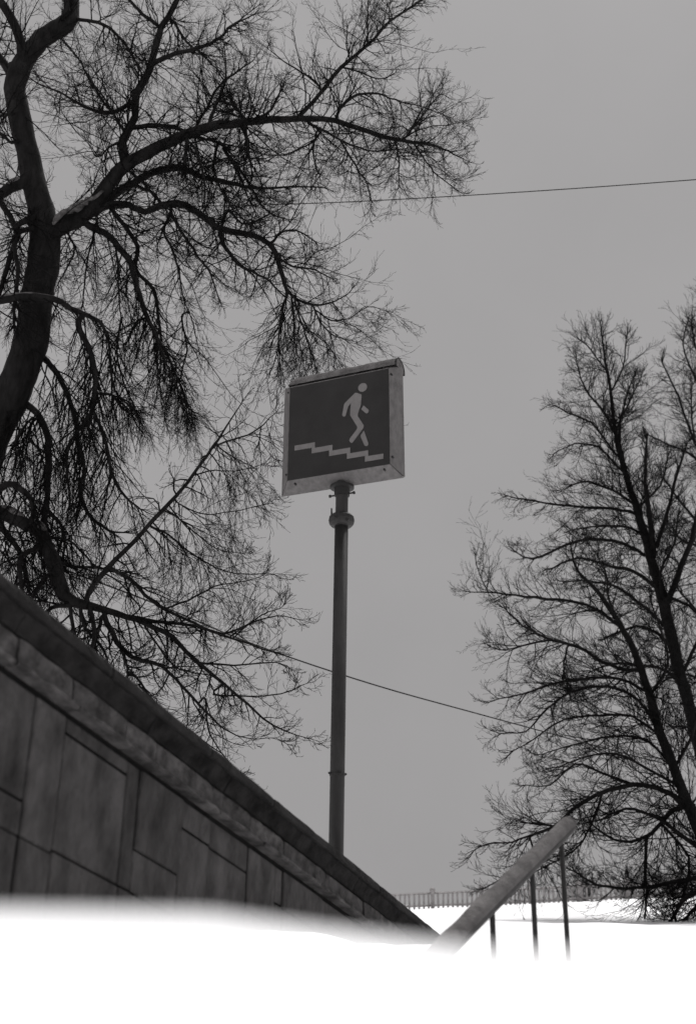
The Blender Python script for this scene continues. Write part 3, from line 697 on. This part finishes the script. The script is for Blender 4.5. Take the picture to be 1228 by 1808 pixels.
run(C, [
    [(480, 930, 11), (430, 890, 10), (360, 860, 9), (270, 850, 9), (180, 840, 7), (100, 830, 5), (50, 830, 3)], [(100, 830, 4), (75, 780, 3), (65, 740, 3)],
    [(545, 1060, 12), (480, 1050, 11), (430, 1030, 10), (360, 990, 10), (290, 970, 9), (220, 940, 7), (170, 900, 5), (150, 880, 3)], [(290, 970, 7), (220, 980, 6), (150, 1000, 4), (110, 990, 3)],
    [(560, 1120, 10), (480, 1080, 9), (400, 1080, 8), (300, 1095, 7), (200, 1125, 5), (130, 1140, 3)], [(600, 1240, 10), (540, 1150, 9), (470, 1110, 9), (400, 1105, 8), (320, 1130, 7), (250, 1190, 6), (210, 1235, 4), (140, 1240, 3)],
    [(610, 1260, 9), (520, 1190, 8), (430, 1190, 7), (370, 1190, 6), (300, 1210, 5), (230, 1260, 4), (175, 1290, 3)], [(640, 1340, 9), (560, 1260, 8), (460, 1250, 7), (360, 1270, 5), (260, 1300, 3)],
    [(690, 1470, 20), (640, 1425, 17), (590, 1400, 15), (520, 1390, 14), (450, 1405, 13), (390, 1430, 12), (340, 1465, 11), (290, 1510, 9), (240, 1530, 7), (170, 1555, 5), (100, 1560, 4), (60, 1580, 3)],
    [(720, 1580, 16), (640, 1520, 12), (580, 1480, 10), (500, 1460, 8), (430, 1490, 5)], [(700, 1450, 15), (640, 1460, 14), (600, 1500, 12), (560, 1540, 10), (490, 1555, 8), (420, 1520, 6), (385, 1480, 4)],
    [(780, 1660, 16), (703, 1660, 14), (600, 1680, 11), (500, 1690, 9), (420, 1680, 7), (350, 1640, 5)], [(790, 1690, 16), (703, 1700, 14), (660, 1730, 12), (640, 1770, 9), (610, 1800, 5)],
    [(520, 1390, 9), (420, 1350, 7), (350, 1330, 6), (280, 1390, 4), (210, 1390, 3)], [(560, 1540, 10), (555, 1640, 9), (560, 1730, 7), (550, 1790, 5)], [(600, 1500, 9), (680, 1600, 8), (670, 1700, 6), (640, 1760, 4)],
    [(330, 990, 6), (320, 1060, 5), (340, 1140, 4)], [(660, 1400, 10), (560, 1340, 8), (470, 1300, 7), (380, 1310, 5), (300, 1340, 3)], [(290, 1510, 7), (240, 1500, 5), (185, 1500, 3)],
    [(640, 1340, 10), (690, 1250, 9), (720, 1150, 8), (760, 1050, 5)], [(570, 1130, 10), (620, 1040, 8), (600, 940, 6), (570, 850, 4)], [(480, 920, 9), (450, 850, 7), (440, 770, 5), (400, 700, 3)],
    [(760, 1640, 14), (720, 1720, 12), (690, 1760, 10), (640, 1800, 6)], [(240, 1620, 6), (170, 1650, 5), (90, 1690, 3)], [(430, 1420, 8), (400, 1500, 6), (350, 1580, 5), (240, 1640, 4)]])
eC = finish(C, styB, M['far_bark'])
D = Tree('lime_tree', 'bare lime tree with broad crown standing farthest back, behind the slender pointed one', 31.0, None, 1, 44)
limb(D, R8, [(1000, 1960, 46), (960, 1700, 42), (930, 1400, 38), (890, 1100, 34), (850, 850, 28), (810, 650, 22), (770, 450, 15), (745, 250, 10), (730, 80, 6), (725, -40, 4)], dz=0, start=31.0, name='trunk', dens=.9)
run(D, [[(800, 600, 14), (740, 460, 11), (700, 400, 8), (650, 260, 6), (605, 165, 4)], [(750, 300, 8), (695, 200, 6), (665, 110, 4), (680, 40, 3)], [(780, 520, 9), (700, 440, 7), (620, 400, 5), (565, 375, 3)],
        [(740, 190, 7), (700, 120, 5), (690, 40, 3)], [(850, 850, 12), (760, 740, 10), (700, 620, 8), (650, 560, 6), (610, 500, 4)], [(830, 760, 10), (720, 700, 8), (660, 680, 6), (620, 640, 4)],
        [(890, 1100, 14), (780, 960, 11), (700, 880, 8), (650, 820, 5)], [(910, 1250, 14), (790, 1120, 11), (710, 1080, 9), (640, 1060, 5)], [(930, 1400, 14), (800, 1280, 11), (720, 1230, 9), (640, 1220, 5)],
        [(770, 420, 8), (830, 300, 6), (860, 200, 4)], [(700, 400, 6), (690, 320, 5), (690, 220, 3)], [(850, 850, 12), (930, 700, 9), (960, 560, 5)]])
eD = finish(D, styB, M['far_bark'])
# --- low bushes beyond the fence
styS = dict(n=(0, 10, 5), len=(0, .9, .45, .25), wob=.2, rmin=.007, r1=.015, gap=.6, droop=.1, lift=.5, spread=(20, 60), spread1=(20, 60), big=.5)
for i, (px, lab) in enumerate([(1030, 'dark leafless bush behind the picket fence, at the end nearer the handrail'), (1110, 'dark leafless bush behind the picket fence, between two others'), (1195, 'dark leafless bush behind the picket fence, under the lime tree trunks')]):
    T = Tree('bush', lab, 63, None, 1, 60 + i)
    c = at(px, 1600, 63); zg = ground(c.x, c.y); rg = random.Random(i)
    for k in range(16):
        a = rg.uniform(0, 6.28); q = rg.uniform(.2, 1.5); h = rg.uniform(.9, 1.7)
        p0 = Vector((c.x + math.cos(a) * .2, c.y + math.sin(a) * .2, zg - .1)); p3 = Vector((c.x + math.cos(a) * q * 1.2, c.y + math.sin(a) * q, zg + h))
        T.limbs.append(('stem', [p0.lerp(p3, t / 5) + Vector((0, 0, .15 * math.sin(t / 5 * 3.14))) for t in range(6)], [.03 - .004 * t for t in range(6)], 1.0, 5, 1.0))
    e = finish(T, styS, M['far_bark']); e['category'] = 'bush'; e['group'] = 'bushes behind the fence'

# ------------------------------------------------------------------ overhead wires
def wire(name, label, P, r, group):
    v, fc = [], []; P = smooth_path([tuple(p) for p in P], random.Random(0), 0)
    tube(v, fc, [Vector(p) for p in P], [r] * len(P), 6)
    tag(meshobj(name, v, fc, M['cable'], None, True), label, 'wire', group)
wire('overhead_wire', 'thin overhead wire crossing the sky high above the sign', [at(200, 365, 14.2), at(400, 363, 14.4), at(590, 357.5, 14.5), at(790, 347, 14.5), at(1010, 333, 14.5), at(1228, 317, 14.6), at(1700, 280, 15), at(2600, 190, 17)], .009, 'overhead wires')
wire('overhead_wire', 'thin sagging wire passing behind the sign pole into the lime trees beyond the handrail', [at(120, 1008, 14), at(280, 1068, 14.6), at(400, 1119, 15.5), at(490, 1153, 16), at(590, 1187, 16.5), at(700, 1221, 17.5), at(820, 1254, 19), at(930, 1284, 20.5), at(1100, 1330, 22.5), at(1180, 1350, 23.3)], .0125, 'overhead wires')
